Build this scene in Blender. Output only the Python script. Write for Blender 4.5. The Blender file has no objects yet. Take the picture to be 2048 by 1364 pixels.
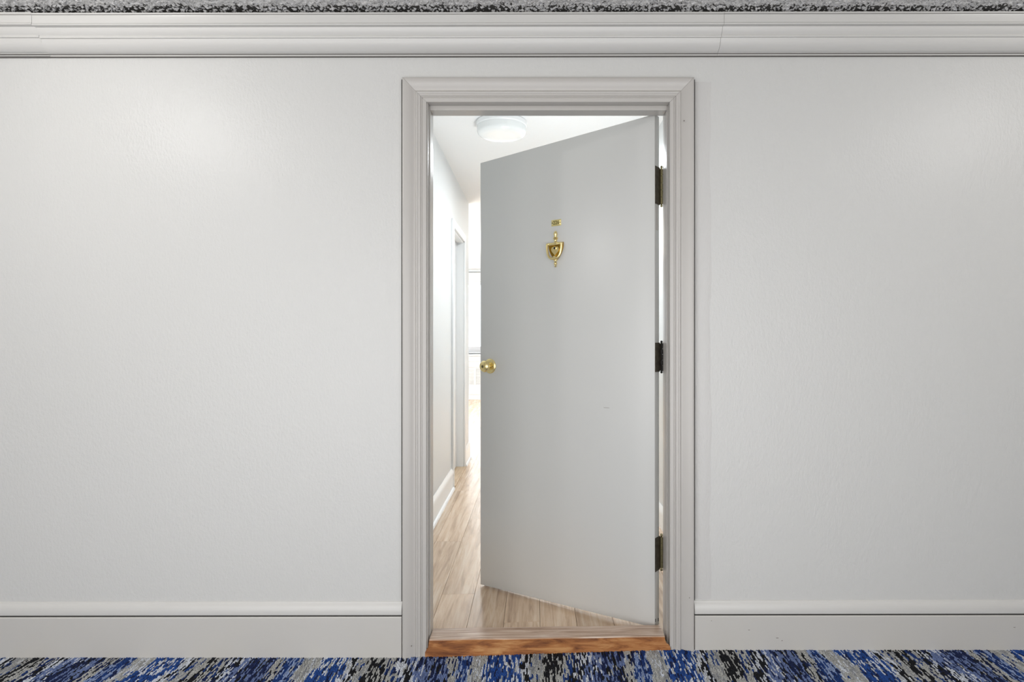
import bpy, bmesh, math, random
import numpy as np
from mathutils import Vector, Matrix

random.seed(7)
rng = np.random.default_rng(11)
SC = bpy.context.scene
COL = SC.collection

# ------------------------------------------------------------------ camera
H = 1.2075                 # lens height above the hall carpet
W = 2.378                  # hall face of the corridor wall
cam_d = bpy.data.cameras.new('camera')
cam = bpy.data.objects.new('camera', cam_d)
COL.objects.link(cam)
cam.location = (0, 0, H)
cam.rotation_euler = (math.radians(90), 0, 0)
cam_d.sensor_width = 36.0
cam_d.lens = 22.0
cam_d.shift_x = -(1072 - 1024) / 2048
cam_d.shift_y = -(682 - 675) / 2048
cam_d.clip_start = 0.02
SC.camera = cam

# ------------------------------------------------------------------ world, light, exposure
world = bpy.data.worlds.new('overcast_sky')
SC.world = world
world.use_nodes = True
bg = world.node_tree.nodes['Background']
bg.inputs[0].default_value = (0.93, 0.97, 1.0, 1)
bg.inputs[1].default_value = 3.0


def area(name, loc, rot, sx, sy, power, col=(1, 1, 1), shape='RECTANGLE'):
    d = bpy.data.lights.new(name, 'AREA')
    d.shape = shape
    d.size = sx
    if shape in ('RECTANGLE', 'ELLIPSE'):
        d.size_y = sy
    d.energy = power
    d.color = col
    o = bpy.data.objects.new(name, d)
    COL.objects.link(o)
    o.location = loc
    o.rotation_euler = rot
    return o


# hall ceiling lamps (round flush fittings, above and outside the picture)
for lx, lp in ((-5.6, 60), (-1.75, 15), (2.20, 11), (5.9, 45)):
    d = bpy.data.lights.new('hall_lamp', 'POINT')
    d.energy = lp
    d.shadow_soft_size = 0.07
    d.color = (1.0, 0.985, 0.965)
    o = bpy.data.objects.new('hall_lamp', d)
    COL.objects.link(o)
    o.location = (lx, 1.42, 2.27)
# added fill panel behind the camera, evens out the hall light
area('hall_fill', (-0.30, -0.30, 1.05), (math.radians(90), 0, 0), 4.4, 1.9, 75, (0.99, 0.995, 1.0))
# added fill lights, out of view in the living room and entry
area('living_room_side_fill', (-3.4, 9.2, 1.5), (0, math.radians(-90), 0), 1.7, 4.5, 60, (0.93, 0.97, 1.0))  # no window on this side; added to brighten the room
area('living_room_down_fill', (-1.9, 8.8, 2.5), (0, 0, 0), 0.8, 0.8, 20, (0.95, 0.98, 1.0))
area('living_room_up_fill', (-1.9, 8.6, 1.75), (math.radians(180), 0, 0), 1.0, 1.0, 200, (0.95, 0.98, 1.0))  # added to brighten the ceiling that the floor reflects
area('entry_down_fill', (0.25, 4.6, 2.5), (0, 0, 0), 0.5, 0.5, 22, (0.90, 0.96, 1.0))  # added overhead fill; the entry's own fitting is unlit
# added fill hidden behind the open door, turned up to the entry ceiling
area('entry_up_fill', (0.15, 3.25, 1.35), (math.radians(180), math.radians(-6), 0), 0.5, 0.5, 9, (0.92, 0.97, 1.0))

SC.view_settings.view_transform = 'Standard'
SC.view_settings.look = 'None'
SC.view_settings.gamma = 1.0
SC.view_settings.use_curve_mapping = False
SC.view_settings.exposure = 0.0


# ------------------------------------------------------------------ helpers
def srgb(h):
    r = []
    for i in (0, 2, 4):
        c = int(h[i:i + 2], 16) / 255
        r.append(c / 12.92 if c <= 0.04045 else ((c + 0.055) / 1.055) ** 2.4)
    return (r[0], r[1], r[2], 1)


def mat(name, color='C8C6C2', rough=0.5, metal=0.0, spec=0.5, bumps=(), var=None, coat=0.0):
    """bumps: (scale, stretch xyz, strength, distance); var: (scale, stretch, colour2, contrast)"""
    m = bpy.data.materials.new(name)
    m.use_nodes = True
    nt = m.node_tree
    b = nt.nodes['Principled BSDF']
    b.inputs['Base Color'].default_value = srgb(color)
    b.inputs['Roughness'].default_value = rough
    b.inputs['Metallic'].default_value = metal
    b.inputs['Specular IOR Level'].default_value = spec
    b.inputs['Coat Weight'].default_value = coat
    b.inputs['Coat Roughness'].default_value = 0.12
    tc = nt.nodes.new('ShaderNodeTexCoord')

    def noise(scale, stretch, detail=3.0):
        mp = nt.nodes.new('ShaderNodeMapping')
        mp.inputs['Scale'].default_value = stretch
        nt.links.new(tc.outputs['Object'], mp.inputs['Vector'])
        n = nt.nodes.new('ShaderNodeTexNoise')
        n.inputs['Scale'].default_value = scale
        n.inputs['Detail'].default_value = detail
        nt.links.new(mp.outputs[0], n.inputs['Vector'])
        return n
    if var:
        n = noise(var[0], var[1], 4)
        cr = nt.nodes.new('ShaderNodeValToRGB')
        c = var[3]
        cr.color_ramp.elements[0].position = 0.5 - c
        cr.color_ramp.elements[1].position = 0.5 + c
        cr.color_ramp.elements[0].color = srgb(color)
        cr.color_ramp.elements[1].color = srgb(var[2])
        nt.links.new(n.outputs['Fac'], cr.inputs[0])
        nt.links.new(cr.outputs[0], b.inputs['Base Color'])
    last = None
    for sc, st, stren, dist in bumps:
        n = noise(sc, st)
        bp = nt.nodes.new('ShaderNodeBump')
        bp.inputs['Strength'].default_value = stren
        bp.inputs['Distance'].default_value = dist
        nt.links.new(n.outputs['Fac'], bp.inputs['Height'])
        if last:
            nt.links.new(last.outputs[0], bp.inputs['Normal'])
        last = bp
    if last:
        nt.links.new(last.outputs[0], b.inputs['Normal'])
    return m


M = {}
M['wall'] = mat('hall_wall_paint', 'CBCAC7', 0.36, spec=0.38,
                bumps=((120, (1, 1, 0.55), 0.45, 0.003), (420, (1, 1, 0.5), 0.4, 0.001), (5, (1, 1, 1), 0.25, 0.004)))
M['patch'] = mat('patched_plaster', 'C7C5C2', 0.42,
                 bumps=((190, (1, 1, 0.4), 0.5, 0.002), (60, (1, 1, 0.5), 0.35, 0.003)))
M['trim'] = mat('trim_paint', 'B7B3AE', 0.3, spec=0.5, bumps=((25, (1, 1, 1), 0.04, 0.001),))
M['crown'] = mat('crown_paint', 'CAC8C4', 0.34, bumps=((25, (1, 1, 1), 0.04, 0.001),))
M['base'] = mat('baseboard_paint', 'C3C0BB', 0.34, bumps=((60, (0.25, 1, 1), 0.15, 0.001),))
M['dark'] = mat('dark_gap_and_shade', '3A3835', 0.9)  # dark gaps, and the shade painted in above the crown
M['shade_line'] = mat('crown_shade', '6E6B67', 0.9)  # dark tone for the crown's painted shadow lines
M['stain'] = mat('scuff', '7A716A', 0.8)
M['door'] = mat('door_paint', 'CBCBC8', 0.33, bumps=((150, (1, 1, 1), 0.10, 0.001), (3, (1, 1, 1), 0.15, 0.004)))
M['brass'] = mat('polished_brass', 'F7E3A6', 0.26, 1.0, bumps=((30, (1, 1, 1), 0.05, 0.001),))
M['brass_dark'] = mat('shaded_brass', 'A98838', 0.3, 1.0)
M['brass_plate'] = mat('brass_number_plate', 'F0E0A0', 0.32, 0.85)
M['engrave'] = mat('engraved_digits', '6B6232', 0.6, 0.3)
M['bronze'] = mat('aged_hinge_metal', '6E675A', 0.42, 0.7, var=(60, (1, 1, 1), '4C463C', 0.25))
M['hinge_pin'] = mat('dull_brass_pin', '8B8260', 0.35, 0.85)
M['black'] = mat('blackened_metal', '1C1A17', 0.5, 0.4)
M['int_wall'] = mat('interior_wall_paint', 'D8DADA', 0.42, bumps=((120, (1, 1, 1), 0.08, 0.001),))
M['int_ceil'] = mat('interior_ceiling_paint', 'F0F1F1', 0.8, bumps=((60, (1, 1, 1), 0.3, 0.003),))
M['int_trim'] = mat('interior_trim_paint', 'F0F1F1', 0.3)
M['acrylic'] = mat('white_acrylic', 'EEF0EF', 0.25)
M['frame'] = mat('window_frame_metal', 'B9BABD', 0.45)
M['cover'] = mat('radiator_cover_paint', 'D6D7D7', 0.4)
M['ceiling'] = mat('popcorn_ceiling', 'D6D4D2', 0.42, spec=0.6, bumps=((150, (1, 1, 1), 1.0, 0.006),))
M['latch'] = mat('steel_screw', 'A8A294', 0.3, 0.9)


def wood(name, c1, c2, c3, stretch, rough, rand=False, spec=0.5):
    m = bpy.data.materials.new(name)
    m.use_nodes = True
    nt = m.node_tree
    b = nt.nodes['Principled BSDF']
    tc = nt.nodes.new('ShaderNodeTexCoord')
    mp = nt.nodes.new('ShaderNodeMapping')
    mp.inputs['Scale'].default_value = stretch
    vec = tc.outputs['Object']
    oi = nt.nodes.new('ShaderNodeObjectInfo')
    if rand:
        geo = nt.nodes.new('ShaderNodeNewGeometry')
        ad = nt.nodes.new('ShaderNodeVectorMath')
        ad.operation = 'ADD'
        sc = nt.nodes.new('ShaderNodeVectorMath')
        sc.operation = 'SCALE'
        sc.inputs[0].default_value = (13.1, 7.7, 5.3)
        nt.links.new(oi.outputs['Random'], sc.inputs['Scale'])
        nt.links.new(geo.outputs['Position'], ad.inputs[0])
        nt.links.new(sc.outputs[0], ad.inputs[1])
        vec = ad.outputs[0]
    nt.links.new(vec, mp.inputs['Vector'])
    n = nt.nodes.new('ShaderNodeTexNoise')
    n.inputs['Scale'].default_value = 1.0
    n.inputs['Detail'].default_value = 6
    n.inputs['Roughness'].default_value = 0.65
    n.inputs['Distortion'].default_value = 0.6
    nt.links.new(mp.outputs[0], n.inputs['Vector'])
    cr = nt.nodes.new('ShaderNodeValToRGB')
    e = cr.color_ramp.elements
    e[0].position, e[1].position = 0.30, 0.68
    e[0].color, e[1].color = srgb(c1), srgb(c3)
    mid = e.new(0.5)
    mid.color = srgb(c2)
    nt.links.new(n.outputs['Fac'], cr.inputs[0])
    out = cr.outputs[0]
    if rand:
        hs = nt.nodes.new('ShaderNodeHueSaturation')
        mr = nt.nodes.new('ShaderNodeMapRange')
        mr.inputs['To Min'].default_value = 0.84
        mr.inputs['To Max'].default_value = 1.14
        nt.links.new(oi.outputs['Random'], mr.inputs['Value'])
        nt.links.new(mr.outputs[0], hs.inputs['Value'])
        nt.links.new(out, hs.inputs['Color'])
        out = hs.outputs[0]
    nt.links.new(out, b.inputs['Base Color'])
    b.inputs['Roughness'].default_value = rough
    b.inputs['Specular IOR Level'].default_value = spec
    bp = nt.nodes.new('ShaderNodeBump')
    bp.inputs['Strength'].default_value = 0.35
    bp.inputs['Distance'].default_value = 0.001
    nt.links.new(n.outputs['Fac'], bp.inputs['Height'])
    nt.links.new(bp.outputs[0], b.inputs['Normal'])
    return m


M['threshold'] = wood('threshold_wood', '5A2E18', 'A2693A', 'C3935F', (8, 40, 48), 0.5)
M['threshold_top'] = wood('threshold_worn_top', '8A6A50', 'B89B84', 'D8C7B8', (5, 90, 60), 0.28, False, 1.0)
M['plank'] = wood('vinyl_plank', 'AE9076', 'D6B99B', 'E8D3BA', (38, 2.2, 10), 0.26, True, 1.0)
M['sill_wood'] = wood('closet_sill_wood', 'B49878', 'CDB494', 'DCC8AC', (40, 3, 10), 0.4)


def link(name, me, m, parent=None, smooth=None):
    o = bpy.data.objects.new(name, me)
    COL.objects.link(o)
    for x in (m if isinstance(m, (list, tuple)) else [m]):
        if x is not None:
            me.materials.append(x)
    if smooth is not None:
        for p in me.polygons:
            p.use_smooth = True
        me.set_sharp_from_angle(angle=math.radians(smooth))
    if parent is not None:
        o.parent = parent
    return o


def mesh(name, verts, faces):
    me = bpy.data.meshes.new(name)
    me.from_pydata([tuple(v) for v in verts], [], faces)
    me.update()
    bm = bmesh.new()
    bm.from_mesh(me)
    bmesh.ops.recalc_face_normals(bm, faces=bm.faces)
    bm.to_mesh(me)
    bm.free()
    return me


def tag(o, label=None, cat=None, kind=None, group=None):
    if label:
        o['label'] = label
    if cat:
        o['category'] = cat
    if kind:
        o['kind'] = kind
    if group:
        o['group'] = group
    return o


def empty(name, loc=(0, 0, 0), rz=0.0):
    o = bpy.data.objects.new(name, None)
    o.empty_display_size = 0.1
    COL.objects.link(o)
    o.location = loc
    o.rotation_euler = (0, 0, rz)
    return o


class G:
    """gathers boxes, prisms and turned shapes that make ONE part"""
    def __init__(s):
        s.v, s.f = [], []

    def add(s, v, f):
        n = len(s.v)
        s.v += [tuple(p) for p in v]
        s.f += [tuple(i + n for i in q) for q in f]
        return s

    def box(s, x0, x1, y0, y1, z0, z1, bev=0.0):
        if bev <= 0:
            v = [(x, y, z) for x in (x0, x1) for y in (y0, y1) for z in (z0, z1)]
            f = [(0, 1, 3, 2), (4, 6, 7, 5), (0, 4, 5, 1), (2, 3, 7, 6), (0, 2, 6, 4), (1, 5, 7, 3)]
            return s.add(v, f)
        bm = bmesh.new()
        bmesh.ops.create_cube(bm, size=1)
        for q in bm.verts:
            q.co = Vector(((x0 + x1) / 2 + q.co.x * (x1 - x0), (y0 + y1) / 2 + q.co.y * (y1 - y0), (z0 + z1) / 2 + q.co.z * (z1 - z0)))
        bmesh.ops.bevel(bm, geom=bm.edges[:], offset=bev, segments=2, affect='EDGES', profile=0.5)
        bm.verts.ensure_lookup_table()
        s.add([q.co[:] for q in bm.verts], [[q.index for q in f.verts] for f in bm.faces])
        bm.free()
        return s

    def prism(s, poly, axis, a0, a1):
        """poly: 2D outline; axis 'x','y','z' along which it is extruded"""
        n = len(poly)

        def P(a, b, c):
            return {'x': (c, a, b), 'y': (a, c, b), 'z': (a, b, c)}[axis]
        v = [P(a, b, a0) for a, b in poly] + [P(a, b, a1) for a, b in poly]
        f = [tuple(range(n)), tuple(range(n, 2 * n))]
        f += [(i, (i + 1) % n, n + (i + 1) % n, n + i) for i in range(n)]
        return s.add(v, f)

    def lathe(s, prof, org, axis, seg=28):
        """prof: (radius, distance along axis)"""
        org, ax = Vector(org), Vector(axis).normalized()
        t = Vector((0, 0, 1)) if abs(ax.z) < 0.9 else Vector((1, 0, 0))
        e1 = ax.cross(t).normalized()
        e2 = ax.cross(e1).normalized()
        v, f = [], []
        for r, d in prof:
            for k in range(seg):
                a = 2 * math.pi * k / seg
                v.append(org + ax * d + (e1 * math.cos(a) + e2 * math.sin(a)) * max(r, 1e-5))
        for i in range(len(prof) - 1):
            for k in range(seg):
                k2 = (k + 1) % seg
                f.append((i * seg + k, i * seg + k2, (i + 1) * seg + k2, (i + 1) * seg + k))
        f.append(tuple(range(seg)))
        f.append(tuple((len(prof) - 1) * seg + k for k in range(seg)))
        return s.add(v, f)

    def tube(s, pts, radii, seg=12, closed=False):
        pts = [Vector(p) for p in pts]
        n = len(pts)
        v, f = [], []
        for i, p in enumerate(pts):
            a = pts[(i - 1) % n] if (closed or i > 0) else p
            b = pts[(i + 1) % n] if (closed or i < n - 1) else p
            d = (b - a).normalized()
            e1 = d.cross(Vector((0, 1, 0))).normalized()
            e2 = d.cross(e1).normalized()
            ra = radii[i] if isinstance(radii, (list, tuple)) else radii
            r1, r2 = ra if isinstance(ra, tuple) else (ra, ra)
            for k in range(seg):
                t = 2 * math.pi * k / seg
                v.append(p + e1 * math.cos(t) * r1 + e2 * math.sin(t) * r2)
        for i in range(n if closed else n - 1):
            j = (i + 1) % n
            for k in range(seg):
                k2 = (k + 1) % seg
                f.append((i * seg + k, i * seg + k2, j * seg + k2, j * seg + k))
        if not closed:
            f.append(tuple(range(seg)))
            f.append(tuple((n - 1) * seg + k for k in range(seg)))
        return s.add(v, f)

    def build(s, name, m, parent=None, smooth=None):
        return link(name, mesh(name, s.v, s.f), m, parent, smooth)


def sweep_x(prof, xs, zf, name, m, parent=None, smooth=35, ends=None):
    """profile (y, z) swept along x; zf(x) lifts it; ends: (dx0(p), dx1(p)) end shapes"""
    n = len(prof)
    v, f = [], []
    for i, x in enumerate(xs):
        for y, z in prof:
            xx = x
            v.append((xx, y, z + zf(x)))
    for i in range(len(xs) - 1):
        for k in range(n):
            k2 = (k + 1) % n
            f.append((i * n + k, i * n + k2, (i + 1) * n + k2, (i + 1) * n + k))
    f.append(tuple(range(n)))
    f.append(tuple((len(xs) - 1) * n + k for k in range(n)))
    return link(name, mesh(name, v, f), m, parent, smooth)


def smooth01(t):
    t = min(1, max(0, t))
    return t * t * (3 - 2 * t)


def carpet_z(x):
    return 0.029 * smooth01((x + 0.55) / 1.25)


X0, X1 = -7.4, 7.8          # hall length that is built
YB = -0.45                  # wall behind the camera
ZC = 2.406                  # hall ceiling
ZI = 0.006                  # interior floor top
ZIC = 2.54                  # interior ceiling
YI = 2.508                  # inner face of the corridor wall

JL, JR, JT = -0.4105, 0.5070, 2.0991     # jamb faces, head soffit
# ------------------------------------------------------------------ hall shell
g = G()
g.box(X0, JL - 0.02, W, YI, -0.05, 2.75)
g.box(JR + 0.02, X1, W, YI, -0.05, 2.75)
g.box(JL - 0.02, JR + 0.02, W, YI, JT + 0.02, 2.75)
g.box(JL - 0.02, JR + 0.02, W + 0.03, YI, -0.05, 0.0)
wall_front = tag(g.build('wall_front', M['wall']), 'light grey hall wall in lightly textured satin paint around the doorway', 'wall', 'structure')
# rougher repaired strip beside the right casing
g = G()
vs = []
zz = np.linspace(0.215, 2.178, 40)
prof = [(0.6042, 0.0), (0.6050, 0.0012), (0.652, 0.0012), (0.664, 0.0)]
for z in zz:
    wob = 0.003 * math.sin(z * 9.1) + 0.002 * math.sin(z * 23)
    for i, (x, p) in enumerate(prof):
        vs.append((x + (wob if i > 1 else 0), W - p - 0.0002, z))
fs = []
for i in range(len(zz) - 1):
    for k in range(3):
        fs.append((i * 4 + k, i * 4 + k + 1, (i + 1) * 4 + k + 1, (i + 1) * 4 + k))
tag(link('plaster_patch', mesh('plaster_patch', vs, fs), M['patch'], wall_front, 60), 'rougher repainted strip beside the door casing')

g = G().box(X0, X1, YB - 0.1, YB, -0.05, 2.75)
tag(g.build('wall_back', M['wall']), 'light grey wall on the near side of the hall', 'wall', 'structure')
g = G().box(X0 - 0.1, X0, YB - 0.1, YI, -0.05, 2.75)
tag(g.build('wall_left', M['wall']), 'light grey end wall closing the hall at its left', 'wall', 'structure')
g = G().box(X1, X1 + 0.1, YB - 0.1, YI, -0.05, 2.75)
tag(g.build('wall_right', M['wall']), 'light grey end wall closing the hall at its right', 'wall', 'structure')

# ceiling: slab and, near the crown moulding, the hanging crumbs of the popcorn finish
g = G().box(X0, X1, YB, W, ZC, ZC + 0.06)
ceiling = tag(g.build('ceiling', M['ceiling']), 'grey popcorn textured hall ceiling above the crown molding', 'ceiling', 'structure')


def blur(a, k):
    for _ in range(k):
        a = (a + np.roll(a, 1, 0) + np.roll(a, -1, 0) + np.roll(a, 1, 1) + np.roll(a, -1, 1)) / 5
    return a


pitch = 0.0055
nx, ny = int(6.2 / pitch), int(0.96 / pitch)
hx = np.linspace(-3.0, 3.2, nx)
hy = np.linspace(1.40, W - 0.02, ny)
a1 = rng.random((nx, ny)) * 0.6 + 0.4 * blur(rng.random((nx, ny)), 1)
a1 = (a1 - a1.min()) / (a1.max() - a1.min())
a2 = blur(rng.random((nx, ny)), 6)
a2 = (a2 - a2.min()) / (a2.max() - a2.min())
a3 = rng.random((nx, ny)) ** 10
h = 0.0115 * np.clip((a1 - 0.25) * 1.5, 0, 1) ** 1.5 + 0.002 * a2 + 0.003 * a3
XX, YY = np.meshgrid(hx + 0, hy, indexing='ij')
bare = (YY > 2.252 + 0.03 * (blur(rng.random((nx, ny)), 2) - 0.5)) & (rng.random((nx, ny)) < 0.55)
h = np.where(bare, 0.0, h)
XX = XX + rng.normal(0, 0.0009, XX.shape)
YY = YY + rng.normal(0, 0.0009, YY.shape)
vv = np.stack([XX, YY, ZC - 0.0005 - h], -1).reshape(-1, 3)
idx = np.arange(nx * ny).reshape(nx, ny)
ff = np.stack([idx[:-1, :-1], idx[:-1, 1:], idx[1:, 1:], idx[1:, :-1]], -1).reshape(-1, 4)


def fast_mesh(name, vv, ff):
    me = bpy.data.meshes.new(name)
    me.vertices.add(len(vv))
    me.vertices.foreach_set('co', vv.astype(np.float32).ravel())
    k = ff.shape[1]
    me.loops.add(len(ff) * k)
    me.loops.foreach_set('vertex_index', ff.astype(np.int32).ravel())
    me.polygons.add(len(ff))
    me.polygons.foreach_set('loop_start', (np.arange(len(ff)) * k).astype(np.int32))
    me.update(calc_edges=True)
    me.validate()
    return me


G().box(X0 + .002, X1 - .002, 2.236, W - 0.001, ZC - 0.0026, ZC).build('gap_shade', M['dark'], ceiling)  # dark strip painted as the shade between ceiling and crown
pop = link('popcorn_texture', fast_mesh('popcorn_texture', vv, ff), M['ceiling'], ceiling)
tag(pop, kind='stuff')

# ------------------------------------------------------------------ hall floor and carpet pile
m = bpy.data.materials.new('carpet_backing')
m.use_nodes = True
nt = m.node_tree
b = nt.nodes['Principled BSDF']
b.inputs['Roughness'].default_value = 0.95
b.inputs['Specular IOR Level'].default_value = 0.1
tc = nt.nodes.new('ShaderNodeTexCoord')
sn = nt.nodes.new('ShaderNodeVectorMath')
sn.operation = 'SNAP'
sn.inputs[1].default_value = (0.0052, 0.031, 1.0)
nt.links.new(tc.outputs['Object'], sn.inputs[0])
wn_ = nt.nodes.new('ShaderNodeTexWhiteNoise')
nt.links.new(sn.outputs[0], wn_.inputs['Vector'])
mp = nt.nodes.new('ShaderNodeMapping')
mp.inputs['Scale'].default_value = (11, 2.4, 1)
n = nt.nodes.new('ShaderNodeTexNoise')
n.inputs['Scale'].default_value = 1
n.inputs['Detail'].default_value = 2
nt.links.new(sn.outputs[0], mp.inputs[0])
nt.links.new(mp.outputs[0], n.inputs['Vector'])
ma = nt.nodes.new('ShaderNodeMath')
ma.operation = 'MULTIPLY_ADD'
ma.inputs[1].default_value = 0.30
nt.links.new(wn_.outputs['Value'], ma.inputs[0])
nt.links.new(n.outputs['Fac'], ma.inputs[2])
cr = nt.nodes.new('ShaderNodeValToRGB')
cr.color_ramp.interpolation = 'CONSTANT'
els = cr.color_ramp.elements
els[0].position, els[0].color = 0.0, srgb('101217')
els[1].position, els[1].color = 0.46, srgb('A0A09E')
for pos, c in ((0.52, '14224A'), (0.575, '9A9B9C'), (0.63, '1D3F80'), (0.685, '64749C'), (0.72, 'A5A5A2'), (0.80, 'C3C7CF')):
    e = els.new(pos)
    e.color = srgb(c)
nt.links.new(ma.outputs[0], cr.inputs[0])
nt.links.new(cr.outputs[0], b.inputs['Base Color'])
M['backing'] = m

xs = np.concatenate([[X0], np.linspace(-0.7, 0.8, 31), [X1]])
v, f = [], []
for x in xs:
    z = carpet_z(x) - 0.004
    v += [(x, YB, z), (x, W, z), (x, YB, -0.05), (x, W, -0.05)]
for i in range(len(xs) - 1):
    a, c = 4 * i, 4 * (i + 1)
    f += [(a, c, c + 1, a + 1), (a + 2, a + 3, c + 3, c + 2), (a, a + 2, c + 2, c), (a + 1, c + 1, c + 3, a + 3)]
f += [(0, 1, 3, 2), (len(v) - 4, len(v) - 2, len(v) - 1, len(v) - 3)]
floor = tag(link('floor', mesh('floor', v, f), M['backing']), 'hall floor in blue, black and grey streaked loop carpet', 'floor', 'structure')

m = bpy.data.materials.new('carpet_yarn')
m.use_nodes = True
nt = m.node_tree
b = nt.nodes['Principled BSDF']
b.inputs['Roughness'].default_value = 0.85
b.inputs['Specular IOR Level'].default_value = 0.25
at = nt.nodes.new('ShaderNodeAttribute')
at.attribute_name = 'yarn'
nt.links.new(at.outputs['Color'], b.inputs['Base Color'])
M['yarn'] = m

PAL = {k: np.array(srgb(c)[:3]) for k, c in dict(
    blue='21478A', blue2='1A3872', light='C3C7CF', black='121419', grey='A5A5A2', grey2='8F9194', navy='14224A', slate='64749C', lblue='8495B8').items()}
BLOCKS = [(58, 'blue', 'light', .20), (9, 'light', 'grey', .3), (13, 'black', 'light', .42), (24, 'grey', 'grey2', .3),
          (34, 'black', 'grey', .42), (24, 'grey', 'blue2', .22), (26, 'black', 'light', .35), (24, 'slate', 'light', .3),
          (46, 'navy', 'slate', .38), (20, 'grey', 'black', .12), (32, 'lblue', 'blue2', .42), (37, 'grey', 'light', .2)]
tot = sum(q[0] for q in BLOCKS)
edges = np.cumsum([q[0] for q in BLOCKS]) / tot
PER = 0.645
px_, py_ = 0.0052, 0.0088
cx = np.arange(-2.7, 3.0, px_)
cy = np.arange(1.55, W - 0.003, py_)
nI, nJ = len(cx), len(cy)
DARK = ['navy', 'slate', 'black', 'blue2', 'black', 'navy', 'navy', 'navy', 'black', 'navy', 'navy', 'grey2']
blk = [(PAL[q[1]], PAL[q[2]], q[3]) for q in BLOCKS]
rowwave = blur(rng.random((64, 512)), 8)
rowwave = (rowwave - rowwave.mean()) / rowwave.std()
cols = np.zeros((nI, nJ, 3))
for i, x in enumerate(cx):
    j = 0
    while j < nJ:
        L = int(rng.integers(2, 6))
        y = cy[j]
        wave = 0.016 * rowwave[int((x * 40) % 64), int((y * 55) % 512)] + 0.02 * math.sin(x * 3.1 + y * 9)
        u = ((x + 0.164) / PER + wave) % 1.0
        k = int(np.searchsorted(edges, u))
        k = min(k, len(blk) - 1)
        if rng.random() < 0.10:
            k = (k + int(rng.integers(-1, 2))) % len(blk)
        A, B, pb = blk[k]
        t_ = rng.random()
        c = B if t_ < pb else (PAL[DARK[k]] if t_ < pb + 0.17 else A)
        c = c * rng.uniform(0.82, 1.16)
        cols[i, j:j + L] = c
        j += L
ux = np.array([(-1, -1, 0), (1, -1, 0), (1, 1, 0), (-1, 1, 0), (-.55, -.7, 1), (.55, -.7, 1), (.55, .7, 1), (-.55, .7, 1)], float)
tf = np.array([(0, 1, 5, 4), (1, 2, 6, 5), (2, 3, 7, 6), (3, 0, 4, 7), (4, 5, 6, 7)])
CX, CY = np.meshgrid(cx, cy, indexing='ij')
CX = (CX + rng.normal(0, 0.0005, CX.shape)).ravel()
CY = (CY + rng.normal(0, 0.0006, CY.shape)).ravel()
hh = rng.uniform(0.0035, 0.0062, CX.shape)
cz = np.array([carpet_z(x) for x in CX]) - 0.004
N = len(CX)
V = np.zeros((N, 8, 3))
lean = rng.normal(0, 0.0009, (N, 2))
V[:, :, 0] = CX[:, None] + ux[None, :, 0] * px_ * 0.52 + lean[:, :1] * ux[None, :, 2]
V[:, :, 1] = CY[:, None] + ux[None, :, 1] * py_ * 0.53 + lean[:, 1:] * ux[None, :, 2]
V[:, :, 2] = cz[:, None] + ux[None, :, 2] * hh[:, None]
F = (tf[None] + (np.arange(N) * 8)[:, None, None]).reshape(-1, 4)
me = fast_mesh('carpet_pile', V.reshape(-1, 3), F)
ca = me.color_attributes.new('yarn', 'FLOAT_COLOR', 'POINT')
cc = np.ones((N, 8, 4), np.float32)
cc[:, :, :3] = cols.reshape(N, 1, 3)
ca.data.foreach_set('color', cc.ravel())
pile = tag(link('carpet_pile', me, M['yarn'], floor), kind='stuff')
for p in pile.data.polygons:
    p.use_smooth = True


# ------------------------------------------------------------------ crown molding
def zy(y, p):
    return H + (675 - y) * (W - p) / 1251.6


CR = [(.100, 24), (.100, 27.6), (.0975, 28.2), (.0985, 29.2), (.0975, 31), (.0965, 44.8), (.0985, 46), (.0990, 47.4), (.0980, 48.8),
      (.079, 53.5), (.0775, 55.5), (.0755, 58.5), (.0725, 62), (.069, 65.5), (.0650, 68.6), (.0632, 70), (.0645, 71), (.0648, 73), (.0635, 74.6),
      (.056, 76.2), (.0535, 80), (.050, 85), (.0445, 90.5), (.037, 96), (.028, 101), (.020, 104.5), (.014, 106.6), (.0135, 107.6),
      (.0095, 107.9), (.0105, 109), (.0105, 111), (.0085, 112.4), (.0, 112.6)]
cprof = [(W - p, zy(y, p)) for p, y in CR]
cprof.append((W, 2.3935))
crown = tag(empty('trim_1', (0, W, 2.27)), 'light grey stepped crown molding running along the top of the hall wall', 'molding', 'structure')
XJ1, XJ2 = -1.838, 0.686
local = [(y - W, z - 2.27) for y, z in cprof]
tilt = lambda x: 0.0015 * x
for (a, c, dz) in ((X0 + .002, XJ1 - 0.0006, 0.0028), (XJ1 + 0.0006, XJ2 - 0.0005, 0.0), (XJ2 + 0.0005, X1 - .002, 0.0004)):
    s = sweep_x(local, [a, a + 0.05, c - 0.05, c], (lambda x, dz=dz: tilt(x) + dz), 'crown_section', M['crown'], crown, 28)

# shadow lines of the crown's edges, painted on as dark strips
for p, y, t in ((.0150, 107.3, .0016), (.0100, 112.2, .0020), (.0992, 28.0, .0012)):
    z = zy(y, p) - 2.27
    sweep_x([(-p, z - t / 2), (-p, z + t / 2), (-p + .009, z + t / 2), (-p + .009, z - t / 2)], [X0 + .05, X1 - .05], tilt, 'crown_shade', M['shade_line'], crown, 30)

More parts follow.
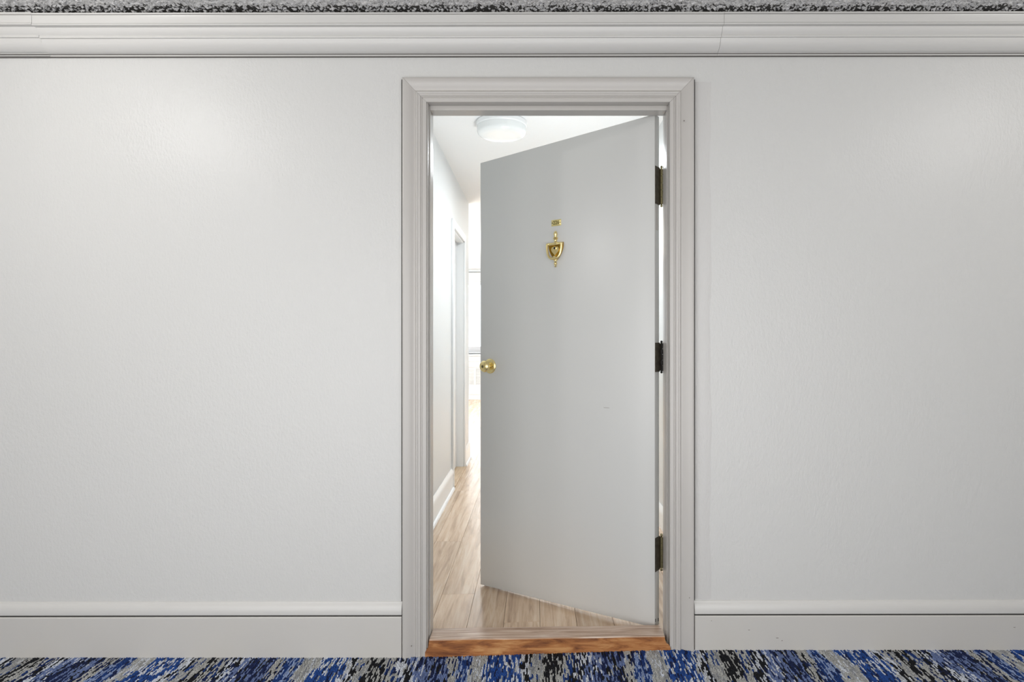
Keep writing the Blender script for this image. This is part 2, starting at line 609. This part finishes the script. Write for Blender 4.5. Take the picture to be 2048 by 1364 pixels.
# ------------------------------------------------------------------ baseboards
BP = [(0.0, 0.0), (0.019, 0.0), (0.019, 0.1455), (0.0165, 0.149), (0.012, 0.150), (0.0, 0.150)]
CP = [(0.0, 0.0), (0.0145, 0.0), (0.0165, 0.002), (0.0170, 0.008), (0.0165, 0.018), (0.0145, 0.027), (0.0115, 0.035), (0.0075, 0.041),
      (0.0045, 0.044), (0.0040, 0.047), (0.0025, 0.0485), (0.0, 0.0485)]
for side, xa, xb, zb, ztop, lab in (('left', X0 + .002, -0.5075, 0.0, 0.149, 'light grey two piece baseboard on the hall wall, left of the doorway'),
                               ('right', 0.5995, X1 - .002, 0.029, 0.1640, 'light grey two piece baseboard on the hall wall, right of the doorway')):
    root = tag(empty('baseboard_' + side, ((xa + xb) / 2, W, zb)), lab, 'baseboard', 'structure')
    ox = (xa + xb) / 2
    slope = 0.0016
    zf = lambda x, s=slope: s * x
    sc = (ztop - zb) / 0.150
    base_prof = [(-p, z * sc - (0.012 if z == 0 else 0)) for p, z in BP]
    xs = list(np.linspace(xa - ox, xb - ox, 7))
    sweep_x(base_prof, xs, zf, 'base_board', M['base'], root, 30)
    cap_prof = [(-p, z * 0.965 + (ztop - zb) + 0.0040) for p, z in CP]
    sweep_x(cap_prof, xs, zf, 'base_cap', M['crown'], root, 40)
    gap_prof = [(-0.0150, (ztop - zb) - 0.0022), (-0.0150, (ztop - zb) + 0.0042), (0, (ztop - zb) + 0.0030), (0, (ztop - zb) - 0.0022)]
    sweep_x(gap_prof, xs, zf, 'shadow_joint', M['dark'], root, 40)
    if side == 'right':
        gg = G()
        for (qx, qz, w_) in ((0.80, 0.075, .006), (0.905, 0.045, .009), (0.925, 0.035, .005), (1.80, 0.085, .007), (0.66, 0.11, .003)):
            gg.box(qx - ox, qx - ox + w_, -0.0196, -0.0188, qz, qz + 0.0018)
        gg.build('paint_chip', M['stain'], root)

# ------------------------------------------------------------------ door casing (colonial profile, mitred)
XLc, XRc, ZTc = -0.4145, 0.5064, 2.0980
PR = [(0, 0), (0, .0105), (.0012, .0122), (.0135, .0135), (.0148, .0112), (.0163, .0112), (.0172, .0138), (.0205, .0142), (.0216, .0116),
      (.0228, .0142), (.0305, .0150), (.0322, .0166), (.0345, .0182), (.0365, .0184), (.0388, .0172), (.0402, .0140), (.0425, .0118),
      (.0460, .0116), (.0500, .0132), (.0560, .0166), (.0630, .0203), (.0690, .0226), (.0760, .0244), (.0830, .0250), (.0868, .0243), (.0887, .0228), (.0895, .0205), (.0895, 0)]
casing = tag(empty('trim_2', (0.045, W, 0.0)), 'grey molded door casing with mitred corners framing the doorway', 'door casing', 'structure')


def casing_piece(which):
    v, f = [], []
    n = len(PR)
    g_ = 0.0004
    for o, p in PR:
        if which == 'L':
            a, c = (XLc - o, W - p, -0.008), (XLc - o, W - p, ZTc + o - g_)
        elif which == 'R':
            a, c = (XRc + o, W - p, 0.012), (XRc + o, W - p, ZTc + o - g_)
        else:
            a, c = (XLc - o + g_, W - p, ZTc + o), (XRc + o - g_, W - p, ZTc + o)
        v += [a, c]
    for k in range(n):
        k2 = (k + 1) % n
        f.append((2 * k, 2 * k + 1, 2 * k2 + 1, 2 * k2))
    f.append(tuple(2 * k for k in range(n)))
    f.append(tuple(2 * k + 1 for k in range(n)))
    v = [(x - 0.045, y - W, z) for x, y, z in v]
    return link('head_casing' if which == 'H' else 'side_casing', mesh('casing', v, f), M['trim'], casing, 32)


for q in 'LHR':
    casing_piece(q)
# thin dark strips along the casing's outer edges
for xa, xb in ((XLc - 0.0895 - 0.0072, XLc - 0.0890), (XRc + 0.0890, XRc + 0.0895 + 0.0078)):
    G().box(xa - 0.045, xb - 0.045, -0.0012, 0.0, 0.02, ZTc + 0.0895).build('edge_strip', M['dark'], casing)
gg = G()
for x_, z_, w_ in ((0.5760, 0.2270, 0.0025), (-0.4700, 0.0450, 0.0025), (0.5560, 2.022, 0.003)):
    gg.box(x_ - 0.045, x_ + w_ - 0.045, -0.0252, -0.0205, z_, z_ + 0.0025)
gg.build('nail_mark', M['stain'], casing)

# ------------------------------------------------------------------ jambs and stops
jamb = tag(empty('trim_3', (0.045, 2.44, 0.0)), 'grey painted door jamb with stop bead lining the opening', 'door jamb', 'structure')
jx = lambda x: x - 0.045
jy = lambda y: y - 2.44
YE = 2.500
G().box(jx(JL - 0.02), jx(JL), jy(W - 0.001), jy(YE), 0.0, JT + 0.02, 0.001).build('side_jamb', M['trim'], jamb)
G().box(jx(JR), jx(JR + 0.02), jy(W - 0.001), jy(YE), 0.0, JT + 0.02, 0.001).build('side_jamb', M['trim'], jamb)
G().box(jx(JL), jx(JR), jy(W - 0.001), jy(YE), JT, JT + 0.02, 0.001).build('head_jamb', M['trim'], jamb)
SL, SR, ST = -0.4062, 0.5030, 2.0812
YS0, YS1 = 2.405, 2.468
G().box(jx(JL), jx(SL), jy(YS0), jy(YS1), 0.02, JT, 0.0015).build('door_stop', M['trim'], jamb)
G().box(jx(SR), jx(JR), jy(YS0), jy(YS1), 0.02, JT, 0.0015).build('door_stop', M['trim'], jamb)
G().box(jx(SL), jx(SR), jy(YS0), jy(YS1), ST, JT, 0.0015).build('door_stop', M['trim'], jamb)

# ------------------------------------------------------------------ threshold
poly = [(-0.4190, -0.004), (-0.4190, 0.018), (-0.4150, 0.026), (-0.4085, 0.034), (-0.4060, 0.050), (-0.4035, 0.0655)]
tops = [(x, 0.0657 + (0.0133) * (x + 0.4) / 0.885 + 0.0006 * math.sin(x * 21)) for x in np.linspace(-0.3965, 0.484, 24)]
poly2 = poly + tops + [(0.4865, 0.0785), (0.4890, 0.062), (0.4950, 0.050), (0.5020, 0.047), (0.5070, 0.040), (0.5095, 0.030), (0.5095, 0.012), (0.5095, 0.004)]
nP = len(poly2)
v = []
th = empty('threshold', (0.045, 2.41, 0.0))
for y, dz in ((2.3655, -0.0022), (2.3640, -0.006), (2.3640, None), (2.371, 0.0), (2.452, 0.0), (2.462, -0.004)):
    pass
rings = [(2.3640, -0.003), (2.3670, 0.0), (2.4560, 0.0), (2.4620, -0.004)]
for y, dz in rings:
    for x, z in poly2:
        zz_ = z + (dz if z > 0.03 else 0)
        xx = x
        if y > 2.37:
            xx = min(max(x, -0.404), 0.487)
        v.append((xx - 0.045, y - 2.41, zz_))
f = [tuple(range(nP)), tuple((len(rings) - 1) * nP + k for k in range(nP))]
for r in range(len(rings) - 1):
    for k in range(nP):
        k2 = (k + 1) % nP
        f.append((r * nP + k, r * nP + k2, (r + 1) * nP + k2, (r + 1) * nP + k))
me = mesh('threshold_board', v, f)
board = link('threshold_board', me, [M['threshold'], M['threshold_top']], th, 30)
for p in me.polygons:
    if p.normal.z > 0.7:
        p.material_index = 1
tag(th, 'worn orange brown wooden threshold across the doorway above the carpet', 'threshold', 'structure')
# dark strips between threshold ends and casing
G().box(-0.4245 - .045, -0.4185 - .045, -0.0445, -0.036, -0.003, 0.034).box(0.5090 - .045, 0.5130 - .045, -0.0445, -0.036, 0.012, 0.040).build('end_strip', M['dark'], th)

# ------------------------------------------------------------------ the open door
TH = math.radians(36.3)
door = empty('door_1', (0.469, 2.472, 0.0), math.pi - TH)      # local +x along the leaf, local +y to the hall
tag(door, 'flat grey entrance door standing half open into the apartment, with brass fittings', 'door', 'structure')
DW, DT = 0.914, 0.040
zt = lambda x: 2.0904 - 0.0427 * x / DW
zb = lambda x: 0.0600 - 0.0415 * x / DW
bm = bmesh.new()
bmesh.ops.create_cube(bm, size=1)
for q in bm.verts:
    x = DW if q.co.x > 0 else 0.0
    q.co = Vector((x, 0.0 if q.co.y > 0 else -DT, zt(x) if q.co.z > 0 else zb(x)))
bmesh.ops.bevel(bm, geom=bm.edges[:], offset=0.0016, segments=2, affect='EDGES', profile=0.5)
me = bpy.data.meshes.new('slab')
bm.to_mesh(me)
bm.free()
link('slab', me, M['door'], door, 40)

# filled old mortise in the hinge edge, scuffs
G().box(-0.0009, 0.0004, -0.030, -0.006, 1.633, 1.727).build('mortise_patch', M['trim'], door)
G().box(0.205, 0.232, -0.0003, 0.0004, 0.9150, 0.9162).build('scuff', M['stain'], door)
G().box(-0.0012, 0.0, -0.034, -0.030, 0.075, 0.088).box(-0.0012, 0.0, -0.008, -0.004, 0.082, 0.094).build('edge_dent', M['dark'], door)

# hinges
for zc, hgt, mid in ((1.812, 0.150, False), (1.1290, 0.116, True), (0.3470, 0.134, False)):
    hr = empty('hinge', (0, 0, zc))
    hr.parent = door
    G().box(-0.0022, -0.0002, -0.0425, -0.0015, -hgt / 2, hgt / 2, 0.0004).build('hinge_leaf', M['bronze'], hr)
    bx, by = -0.0065, -0.0480
    if not mid:
        k = 5
        seg = (hgt - 0.010) / k
        for i in range(k):
            z0 = -hgt / 2 + 0.005 + i * seg
            G().lathe([(0.0052, 0.0), (0.0058, 0.0006), (0.0058, seg - 0.0012), (0.0052, seg - 0.0006)], (bx, by, z0), (0, 0, 1), 16).build('knuckle', M['hinge_pin'], hr, 40)
    else:
        k = 5
        seg = (hgt - 0.004) / k
        for i in range(k):
            z0 = -hgt / 2 + 0.002 + i * seg
            r = 0.0060 if i % 2 else 0.0036
            off = 0.0 if i % 2 else -0.0030
            G().lathe([(r * .9, 0.0), (r, 0.0008), (r, seg - 0.0014), (r * .9, seg - 0.0006)], (bx + off, by, z0), (0, 0, 1), 16).build('knuckle', M['black'], hr, 40)
    G().lathe([(0.0028, -hgt / 2 - 0.007), (0.0046, -hgt / 2 - 0.004), (0.0040, -hgt / 2 + 0.004), (0.0028, -hgt / 2 + 0.006), (0.0028, hgt / 2 - 0.006),
               (0.0040, hgt / 2 - 0.004), (0.0046, hgt / 2 + 0.004), (0.0028, hgt / 2 + 0.008)], (bx, by, 0), (0, 0, 1), 14).build('pin', M['black'] if mid else M['hinge_pin'], hr, 40)
    G().prism([(-0.0022, -0.0425), (-0.0002, -0.0425), (bx + 0.004, by - 0.003), (bx + 0.001, by - 0.004)], 'z', -hgt / 2 + .004, hgt / 2 - .004).build('leaf_bend', M['bronze'], hr)

# door knob
kx, kz = 0.853, 1.0715
kn = empty('door_knob', (kx, 0, kz))
kn.parent = door
Y = (0, 1, 0)
G().lathe([(0.0, 0.0), (0.0355, 0.0), (0.0355, 0.0015), (0.0335, 0.004), (0.027, 0.0065), (0.0150, 0.0085), (0.0, 0.009)], (0, 0, 0), Y, 40).build('rosette', M['brass'], kn, 40)
G().lathe([(0.0, 0.007), (0.0120, 0.008), (0.0105, 0.014), (0.0100, 0.020), (0.0125, 0.024), (0.0200, 0.0275), (0.0262, 0.033), (0.0278, 0.038), (0.0272, 0.043),
           (0.0245, 0.0475), (0.0205, 0.0505), (0.0190, 0.0500), (0.0178, 0.0510), (0.0120, 0.0535), (0.0, 0.0545)], (0, 0, 0), Y, 40).build('knob', M['brass'], kn, 32)
G().lathe([(0.0, 0.0535), (0.0068, 0.0540), (0.0068, 0.0556), (0.0052, 0.0562), (0.0, 0.0562)], (0, 0, 0), Y, 24).build('lock_cylinder', M['hinge_pin'], kn, 40)
G().box(-0.0010, 0.0010, 0.0555, 0.0567, -0.0042, 0.0042).build('key_slot', M['black'], kn)
G().lathe([(0.0, 0.004), (0.0030, 0.0045), (0.0030, 0.0085), (0.0, 0.0095)], (-0.0215, 0, -0.001), Y, 12).build('rosette_screw', M['hinge_pin'], kn, 40)

# door knocker with peephole
nx_, nz_ = 0.4715, 1.5155
nk = empty('door_knocker', (nx_, 0, nz_))
nk.parent = door


def shield(w, top, bot, n=22, pw=1.7):
    """outline of a heater shield, clockwise from top left"""
    pts = [(-w, top), (w, top)]
    for i in range(1, n):
        t = i / n
        pts.append((w * (1 - t ** pw) ** 0.75, top - 0.012 - (top - 0.012 - bot) * t))
    pts.append((0, bot))
    for i in range(n - 1, 0, -1):
        t = i / n
        pts.append((-w * (1 - t ** pw) ** 0.75, top - 0.012 - (top - 0.012 - bot) * t))
    return pts


sh = shield(0.0395, 0.1085, 0.0300)
outer = sh
inner = shield(0.0350, 0.1055, 0.0345)
g = G()
n = len(outer)
v = [(x, 0.0, z) for x, z in outer] + [(x, 0.0035, z) for x, z in outer] + [(x, 0.0055, z) for x, z in inner]
f = [tuple(range(n)), tuple(range(2 * n, 3 * n))]
for r in range(2):
    for k in range(n):
        f.append((r * n + k, r * n + (k + 1) % n, (r + 1) * n + (k + 1) % n, (r + 1) * n + k))
g.add(v, f)
g.build('back_plate', M['brass_dark'], nk, 25)
G().lathe([(0.0, 0.0), (0.0035, 0.001), (0.0050, 0.004), (0.0040, 0.007), (0.0035, 0.009), (0.0065, 0.012), (0.0075, 0.0155), (0.0060, 0.019), (0.0040, 0.0215),
           (0.0060, 0.026), (0.0085, 0.031), (0.0085, 0.036)], (0, 0.006, 0.0), (0, 0, 1), 20).build('lower_finial', M['brass'], nk, 40)
G().lathe([(0.0100, 0.100), (0.0085, 0.108), (0.0060, 0.1135), (0.0055, 0.118), (0.0085, 0.1225), (0.0115, 0.127), (0.0105, 0.1305), (0.0050, 0.134), (0.0055, 0.137),
           (0.0080, 0.142), (0.0085, 0.147), (0.0065, 0.154), (0.0045, 0.158), (0.0, 0.160)], (0, 0.006, 0.0), (0, 0, 1), 20).build('upper_finial', M['brass'], nk, 40)
# striker: swinging bow that follows the shield, hung from a bar across its top
bow = []
for i in range(31):
    t = -1 + 2 * i / 30
    a = abs(t)
    if a > 0.999:
        a = 0.999
    x = math.copysign(0.0385 * (1 - (1 - a) ** 2.0) ** 0.62, t) if a > 0 else 0
    z = 0.036 + 0.066 * a ** 1.6
    bow.append((x, 0.0165 + 0.004 * (1 - a), z))
G().tube(bow, [(0.0050, 0.0045)] * 31, 12).build('striker_bow', M['brass'], nk, 60)
G().lathe([(0.0050, -0.041), (0.0062, -0.039), (0.0062, -0.030), (0.0048, -0.028), (0.0062, -0.024), (0.0066, 0.0), (0.0062, 0.024), (0.0048, 0.028), (0.0062, 0.030), (0.0062, 0.039), (0.0050, 0.041)],
          (0, 0.0140, 0.1015), (1, 0, 0), 16).build('striker_bar', M['brass'], nk, 40)
G().lathe([(0.0105, 0), (0.0095, 0.010), (0.0, 0.011)], (0, 0.006, 0.040), Y, 18).build('striker_plate', M['brass'], nk, 40)
# heart shaped escutcheon with peephole
es = []
for i in range(28):
    t = 2 * math.pi * i / 28
    es.append((0.0215 * math.sin(t) ** 3 * 0.95, 0.073 + 0.0014 * (13 * math.cos(t) - 5 * math.cos(2 * t) - 2 * math.cos(3 * t) - math.cos(4 * t))))
G().prism(es, 'y', 0.005, 0.0105).build('escutcheon', M['brass'], nk, 30)
G().lathe([(0.0, 0.0105), (0.0082, 0.0105), (0.0082, 0.0125), (0.0060, 0.0135), (0.0, 0.0135)], (0, 0, 0.0835), Y, 22).build('peephole_rim', M['brass'], nk, 40)
G().lathe([(0.0, 0.0130), (0.0055, 0.0135), (0.0050, 0.0145), (0.0, 0.0150)], (0, 0, 0.0835), Y, 20).build('peephole_lens', M['black'], nk, 60)

# number plate
pl = empty('number_plate', (0.4705, 0, 1.7115))
pl.parent = door
G().box(-0.0255, 0.0255, 0.0, 0.0022, -0.0138, 0.0138, 0.0008).build('plate', M['brass_plate'], pl, 40)
for sx in (-0.0208, 0.0208):
    G().lathe([(0.0, 0.0022), (0.0024, 0.0022), (0.0020, 0.0034), (0.0, 0.0038)], (sx, 0, 0), Y, 12).build('plate_screw', M['black'], pl, 40)
cu = bpy.data.curves.new('digits', 'FONT')
cu.body = '226'
cu.size = 0.0225
cu.align_x, cu.align_y = 'CENTER', 'CENTER'
cu.extrude = 0.0002
cu.offset = 0.0003
tmp = bpy.data.objects.new('digits_source', cu)
COL.objects.link(tmp)
bpy.context.view_layer.update()
me = bpy.data.meshes.new_from_object(tmp.evaluated_get(bpy.context.evaluated_depsgraph_get()))
bpy.data.objects.remove(tmp)
me.materials.clear()
dg = link('digits', me, M['engrave'], pl)
dg.location = (0, 0.0024, 0)
dg.rotation_euler = (math.radians(90), 0, math.pi)
dg.scale = (0.98, 1, 1)

# ------------------------------------------------------------------ apartment interior
XL, XR = -0.67, 0.777
YC, YF = 6.23, 12.30
XLL = -3.6
DY0, DY1, DZ = 5.02, 5.77, 2.09           # closet opening in the entry's left wall
g = G()
g.box(XL - 0.10, XL, YI, DY0, -0.05, ZIC)
g.box(XL - 0.10, XL, DY1, YC, -0.05, ZIC)
g.box(XL - 0.10, XL, DY0, DY1, DZ, ZIC)
tag(g.build('wall_entry_left', M['int_wall']), 'white entry wall inside the apartment, pierced by the closet doorway', 'wall', 'structure')
tag(G().box(XR, XR + 0.1, YI, YF, -0.05, ZIC).build('wall_entry_right', M['int_wall']), 'white apartment wall behind the open door', 'wall', 'structure')
tag(G().box(XLL, XL - 0.10, YC - 0.1, YC, -0.05, ZIC).build('wall_living_near', M['int_wall']), 'white living room wall turning away past the entry corner', 'wall', 'structure')
tag(G().box(XLL - 0.1, XLL, YC - 0.1, YF, -0.05, ZIC).build('wall_living_left', M['int_wall']), 'white side wall of the bright living room', 'wall', 'structure')
WX0, WX1, WZ0, WZ1 = -3.0, 0.1, 0.93, 2.30
g = G()
g.box(XLL, WX0, YF, YF + 0.15, -0.05, ZIC)
g.box(WX1, XR + 0.1, YF, YF + 0.15, -0.05, ZIC)
g.box(WX0, WX1, YF, YF + 0.15, -0.05, WZ0)
g.box(WX0, WX1, YF, YF + 0.15, WZ1, ZIC)
tag(g.build('wall_far', M['int_wall']), 'white far living room wall around the bright window', 'wall', 'structure')
tag(G().box(XLL - 0.1, XR + 0.1, YI, YF + 0.15, ZIC, ZIC + 0.06).build('ceiling_interior', M['int_ceil']), 'white textured apartment ceiling seen through the doorway', 'ceiling', 'structure')

zi = lambda x: ZI + 1.1 * carpet_z(x)
xs = [XLL] + list(np.linspace(-0.7, 0.77, 24)) + [XR]
v, f = [], []
for x in xs:
    z = zi(x) - 0.004
    v += [(x, YI - 0.044, z), (x, YF, z), (x, YI - 0.044, -0.05), (x, YF, -0.05)]
for i in range(len(xs) - 1):
    a, c = 4 * i, 4 * (i + 1)
    f += [(a, c, c + 1, a + 1), (a + 2, a + 3, c + 3, c + 2), (a, a + 2, c + 2, c), (a + 1, c + 1, c + 3, a + 3)]
f += [(0, 1, 3, 2), (len(v) - 4, len(v) - 2, len(v) - 1, len(v) - 3)]
fl = tag(link('floor_interior', mesh('floor_interior', v, f), M['dark']), 'light brown wood plank floor inside the apartment', 'floor', 'structure')
PW, PL = 0.152, 1.22


def plank_mesh(L, w):
    gp = G()
    e = 0.0009
    v = [(0, 0, 0), (w, 0, 0), (w, L, 0), (0, L, 0), (e, e, .004), (w - e, e, .004), (w - e, L - e, .004), (e, L - e, .004)]
    v = [(x + (0.0002 if x == 0 else (-0.0002 if x == w else 0)), y + (0.0002 if y == 0 else (-0.0002 if y == L else 0)), z) for x, y, z in v]
    gp.add(v, [(3, 2, 1, 0), (0, 1, 5, 4), (1, 2, 6, 5), (2, 3, 7, 6), (3, 0, 4, 7), (4, 5, 6, 7)])
    me_ = mesh('plank', gp.v, gp.f)
    me_.materials.append(M['plank'])
    return me_


pcache = {}


def plank(x, y, L, w):
    key = (round(L, 3), round(w, 3))
    if key not in pcache:
        pcache[key] = plank_mesh(L, w)
    o = bpy.data.objects.new('plank', pcache[key])
    COL.objects.link(o)
    o.parent = fl
    o.location = (x, y, zi(x) - 0.004)
    o.rotation_euler = (0, -math.atan2(zi(x + w) - zi(x), w), 0)


row = 0
x = XR - PW
while x > XLL:
    y0 = YI - 0.044 if x > XL - 0.01 else YC
    xa = x
    w = PW
    if y0 < YC and x < XL:
        pass
    y = y0 - (row * 0.457) % PL
    lastx = x
    while y < YF - 0.01:
        a, c = max(y, y0), min(y + PL, YF)
        if c - a > 0.03:
            plank(x, a, c - a, w)
        y += PL
    x -= PW
    row += 1
# narrow first course against the entry wall
rem = (x + 0)
nfull = int((XR - XL) / PW)
xe = XR - nfull * PW
if xe - XL > 0.01:
    y = YI - 0.044
    while y < YC:
        plank(XL, y, min(PL, YC - y), xe - XL)
        y += PL

# interior baseboards with shoe molding


def int_base(name, pts, lab):
    """pts: polyline of the wall line (x, y); the room lies on its right side"""
    (xa, ya), (xb, yb) = pts
    root = tag(empty(name, (xa, ya, ZI)), lab, 'baseboard', 'structure')
    d = Vector((xb - xa, yb - ya, 0))
    L = d.length
    root.rotation_euler = (0, 0, math.atan2(d.y, d.x))
    for nm, pr in (('base_board', [(0, 0), (-.014, 0), (-.014, .120), (0, .120)]),
                   ('base_cap', [(0, .1205), (-.017, .1205), (-.0175, .135), (-.012, .150), (-.006, .160), (-.004, .166), (0, .166)]),
                   ('shoe_molding', [(-.0142, 0), (-.030, 0), (-.029, .008), (-.024, .015), (-.0142, .019)])):
        sweep_x([(p, z) for p, z in pr], [0, L], lambda x: 0, nm, M['int_trim'], root, 30)
    return root


int_base('baseboard_entry_left', ((XL, YI + 0.002), (XL, DY0 - 0.062)), 'white stepped baseboard along the entry wall before the closet')
int_base('baseboard_entry_corner', ((XL, DY1 + 0.062), (XL, YC)), 'short white baseboard piece at the end corner of the entry wall')
r = int_base('baseboard_entry_right', ((XR, YF - 0.3), (XR, YI + 0.002)), 'white baseboard on the wall behind the open door')

# closet door in the entry wall
cas = tag(empty('trim_4', (XL, (DY0 + DY1) / 2, ZI)), 'white flat casing around the closet doorway in the entry wall', 'door casing', 'structure')
oy = (DY0 + DY1) / 2
G().box(0, 0.018, DY0 - 0.060 - oy, DY0 - oy, 0, DZ + 0.058, 0.003).build('side_casing', M['int_trim'], cas, 40)
G().box(0, 0.018, DY1 - oy, DY1 + 0.060 - oy, 0, DZ + 0.058, 0.003).build('side_casing', M['int_trim'], cas, 40)
G().box(0, 0.018, DY0 - oy, DY1 - oy, DZ - ZI, DZ + 0.058, 0.003).build('head_casing', M['int_trim'], cas, 40)
G().box(-0.095, 0.0, DY1 - oy - 0.012, DY1 - oy, 0, DZ - ZI, 0.001).build('side_jamb', M['int_trim'], cas)
G().box(-0.095, 0.0, DY0 - oy, DY0 - oy + 0.012, 0, DZ - ZI, 0.001).build('side_jamb', M['int_trim'], cas)
G().box(-0.095, 0.0, DY0 - oy + .012, DY1 - oy - .012, DZ - ZI - 0.012, DZ - ZI, 0.001).build('head_jamb', M['int_trim'], cas)
d2 = tag(empty('door_2', (XL - 0.060, oy, ZI)), 'white closet door shut in the entry wall of the apartment', 'door', 'structure')
G().box(-0.035, 0.0, DY0 - oy + 0.015, DY1 - oy - 0.015, 0.022, DZ - 0.022, 0.002).build('slab', M['int_trim'], d2, 40)
kk = empty('door_knob', (0, DY0 - oy + 0.075, 0.98))
kk.parent = d2
G().lathe([(0, 0), (0.028, 0), (0.027, 0.004), (0.010, 0.007), (0.009, 0.022), (0.020, 0.028), (0.025, 0.038), (0.020, 0.048), (0, 0.052)], (0, 0, 0), (1, 0, 0), 20).build('knob', M['latch'], kk, 40)
tag(G().box(XL - 0.095, XL + 0.024, DY0 + 0.005, DY1 - 0.005, ZI, ZI + 0.014, 0.003).build('closet_sill', M['sill_wood'], None, 40), 'low pale wood sill across the closet doorway', 'door sill', 'structure')

# ceiling light in the entry
cl = tag(empty('ceiling_light', (-0.213, 3.87, ZIC)), 'round white flush ceiling light on the apartment ceiling beyond the doorway', 'ceiling light')
G().lathe([(0.0, 0.0), (0.150, 0.0), (0.156, -0.003), (0.156, -0.026), (0.152, -0.030), (0.0, -0.030)], (0, 0, 0), (0, 0, 1), 48).build('base_ring', M['int_trim'], cl, 30)
G().lathe([(0.150, -0.0302), (0.151, -0.060), (0.147, -0.072), (0.138, -0.082), (0.120, -0.088), (0.09, -0.091), (0.05, -0.093), (0.0, -0.0935)], (0, 0, 0), (0, 0, 1), 48).build('diffuser', M['acrylic'], cl, 60)

# window in the far wall
gl = bpy.data.materials.new('window_glass')
gl.use_nodes = True
nt = gl.node_tree
for q in list(nt.nodes):
    if q.type == 'BSDF_PRINCIPLED':
        nt.nodes.remove(q)
out = nt.nodes['Material Output']
tr = nt.nodes.new('ShaderNodeBsdfTransparent')
gs = nt.nodes.new('ShaderNodeBsdfGlossy')
gs.inputs['Roughness'].default_value = 0.02
mx = nt.nodes.new('ShaderNodeMixShader')
mx.inputs[0].default_value = 0.06
nt.links.new(tr.outputs[0], mx.inputs[1])
nt.links.new(gs.outputs[0], mx.inputs[2])
nt.links.new(mx.outputs[0], out.inputs[0])
M['glass'] = gl
wn = tag(empty('window_1', ((WX0 + WX1) / 2, YF, WZ0)), 'wide bright window in the far living room wall over the heater cover', 'window', 'structure')
ox = (WX0 + WX1) / 2
wz = WZ1 - WZ0
wh = (WX1 - WX0) / 2
G().box(-wh, wh, 0.03, 0.09, 0, 0.10, 0.003).build('bottom_rail', M['frame'], wn)
G().box(-wh, wh, 0.03, 0.09, wz - 0.05, wz, 0.003).build('top_rail', M['frame'], wn)
for xx in (-wh, -wh / 3 - 0.02, wh / 3 - 0.02, wh - 0.05):
    G().box(xx, xx + 0.05, 0.032, 0.088, 0.10, wz - 0.05, 0.003).build('stile', M['frame'], wn)
for a in range(3):
    xa = -wh + 0.05 + a * (2 * wh - 0.05) / 3
    G().box(-wh + 0.02 + a * 2 * wh / 3, -wh - 0.0 + (a + 1) * 2 * wh / 3, 0.058, 0.062, 0.09, wz - 0.04).build('pane', M['glass'], wn)
G().box(-wh - 0.04, wh + 0.04, -0.06, 0.03, -0.03, 0.0, 0.003).build('window_sill', M['frame'], wn)
bl = tag(empty('window_shade', (ox, YF - 0.05, WZ1)), 'rolled white window shade in its valance above the far window', 'window shade')
G().box(-wh - 0.05, wh + 0.05, -0.07, 0.045, 0.0, 0.17, 0.004).build('valance', M['cover'], bl)
G().lathe([(0.03, -wh), (0.03, wh)], (0, -0.01, -0.02), (1, 0, 0), 16).build('fabric_roll', M['int_trim'], bl, 40)
tag(G().box(XLL, XR, YF - 0.02, YF, ZIC - 0.035, ZIC - 0.012).box(XLL, XR, YF - 0.035, YF, ZIC - 0.012, ZIC).build('trim_5', M['int_trim']), 'slim white molding under the living room ceiling above the far window', 'molding', 'structure')

# radiator cover under the window
RY = YF - 0.22
rc = tag(empty('radiator_cover', (ox, RY, ZI)), 'long white heater cabinet with louvred grilles under the far window', 'radiator cover')
RH = 0.875
G().box(-wh - 0.1, wh + 0.1, 0.012, 0.218, 0.0, RH - 0.03).build('body', M['cover'], rc)
G().box(-wh - 0.12, wh + 0.12, -0.015, 0.218, RH - 0.03, RH, 0.004).build('cabinet_top', M['cover'], rc)
G().box(-wh - 0.1, wh + 0.1, 0.0, 0.012, 0.10, 0.295, 0.002).build('lower_panel', M['cover'], rc)
G().box(-wh - 0.1, wh + 0.1, 0.004, 0.012, 0.0, 0.095, 0.002).build('toe_panel', M['cover'], rc)
G().box(-wh - 0.1, wh + 0.1, 0.0, 0.012, 0.625, 0.735, 0.002).build('middle_panel', M['cover'], rc)
G().box(-wh - 0.1, wh + 0.1, 0.0, 0.012, 0.742, 0.84, 0.002).build('upper_panel', M['cover'], rc)
xg = -1.18 - ox                       # divider seen through the doorway
cell = 0.62
k0 = -3
for k in range(-3, 3):
    xa = xg + k * cell
    if xa < -wh - 0.1 or xa + cell > wh + 0.12:
        continue
    gr = empty('grille', (xa, 0, 0.30))
    gr.parent = rc
    G().box(0.0, 0.02, 0.0, 0.012, 0.0, 0.32).build('stile', M['cover'], gr)
    G().box(cell - 0.02, cell, 0.0, 0.012, 0.0, 0.32).build('stile', M['cover'], gr)
    for i in range(14):
        z0 = 0.006 + i * 0.0225
        o = G().prism([(0.001, z0), (0.010, z0 + 0.009), (0.012, z0 + 0.009), (0.003, z0)], 'x', 0.02, cell - 0.02)
        if i == 0:
            slat0 = o.build('slat', M['cover'], gr)
            base_me = slat0.data
        else:
            s = slat0.copy()
            COL.objects.link(s)
            s.location = (0, 0, i * 0.0225)
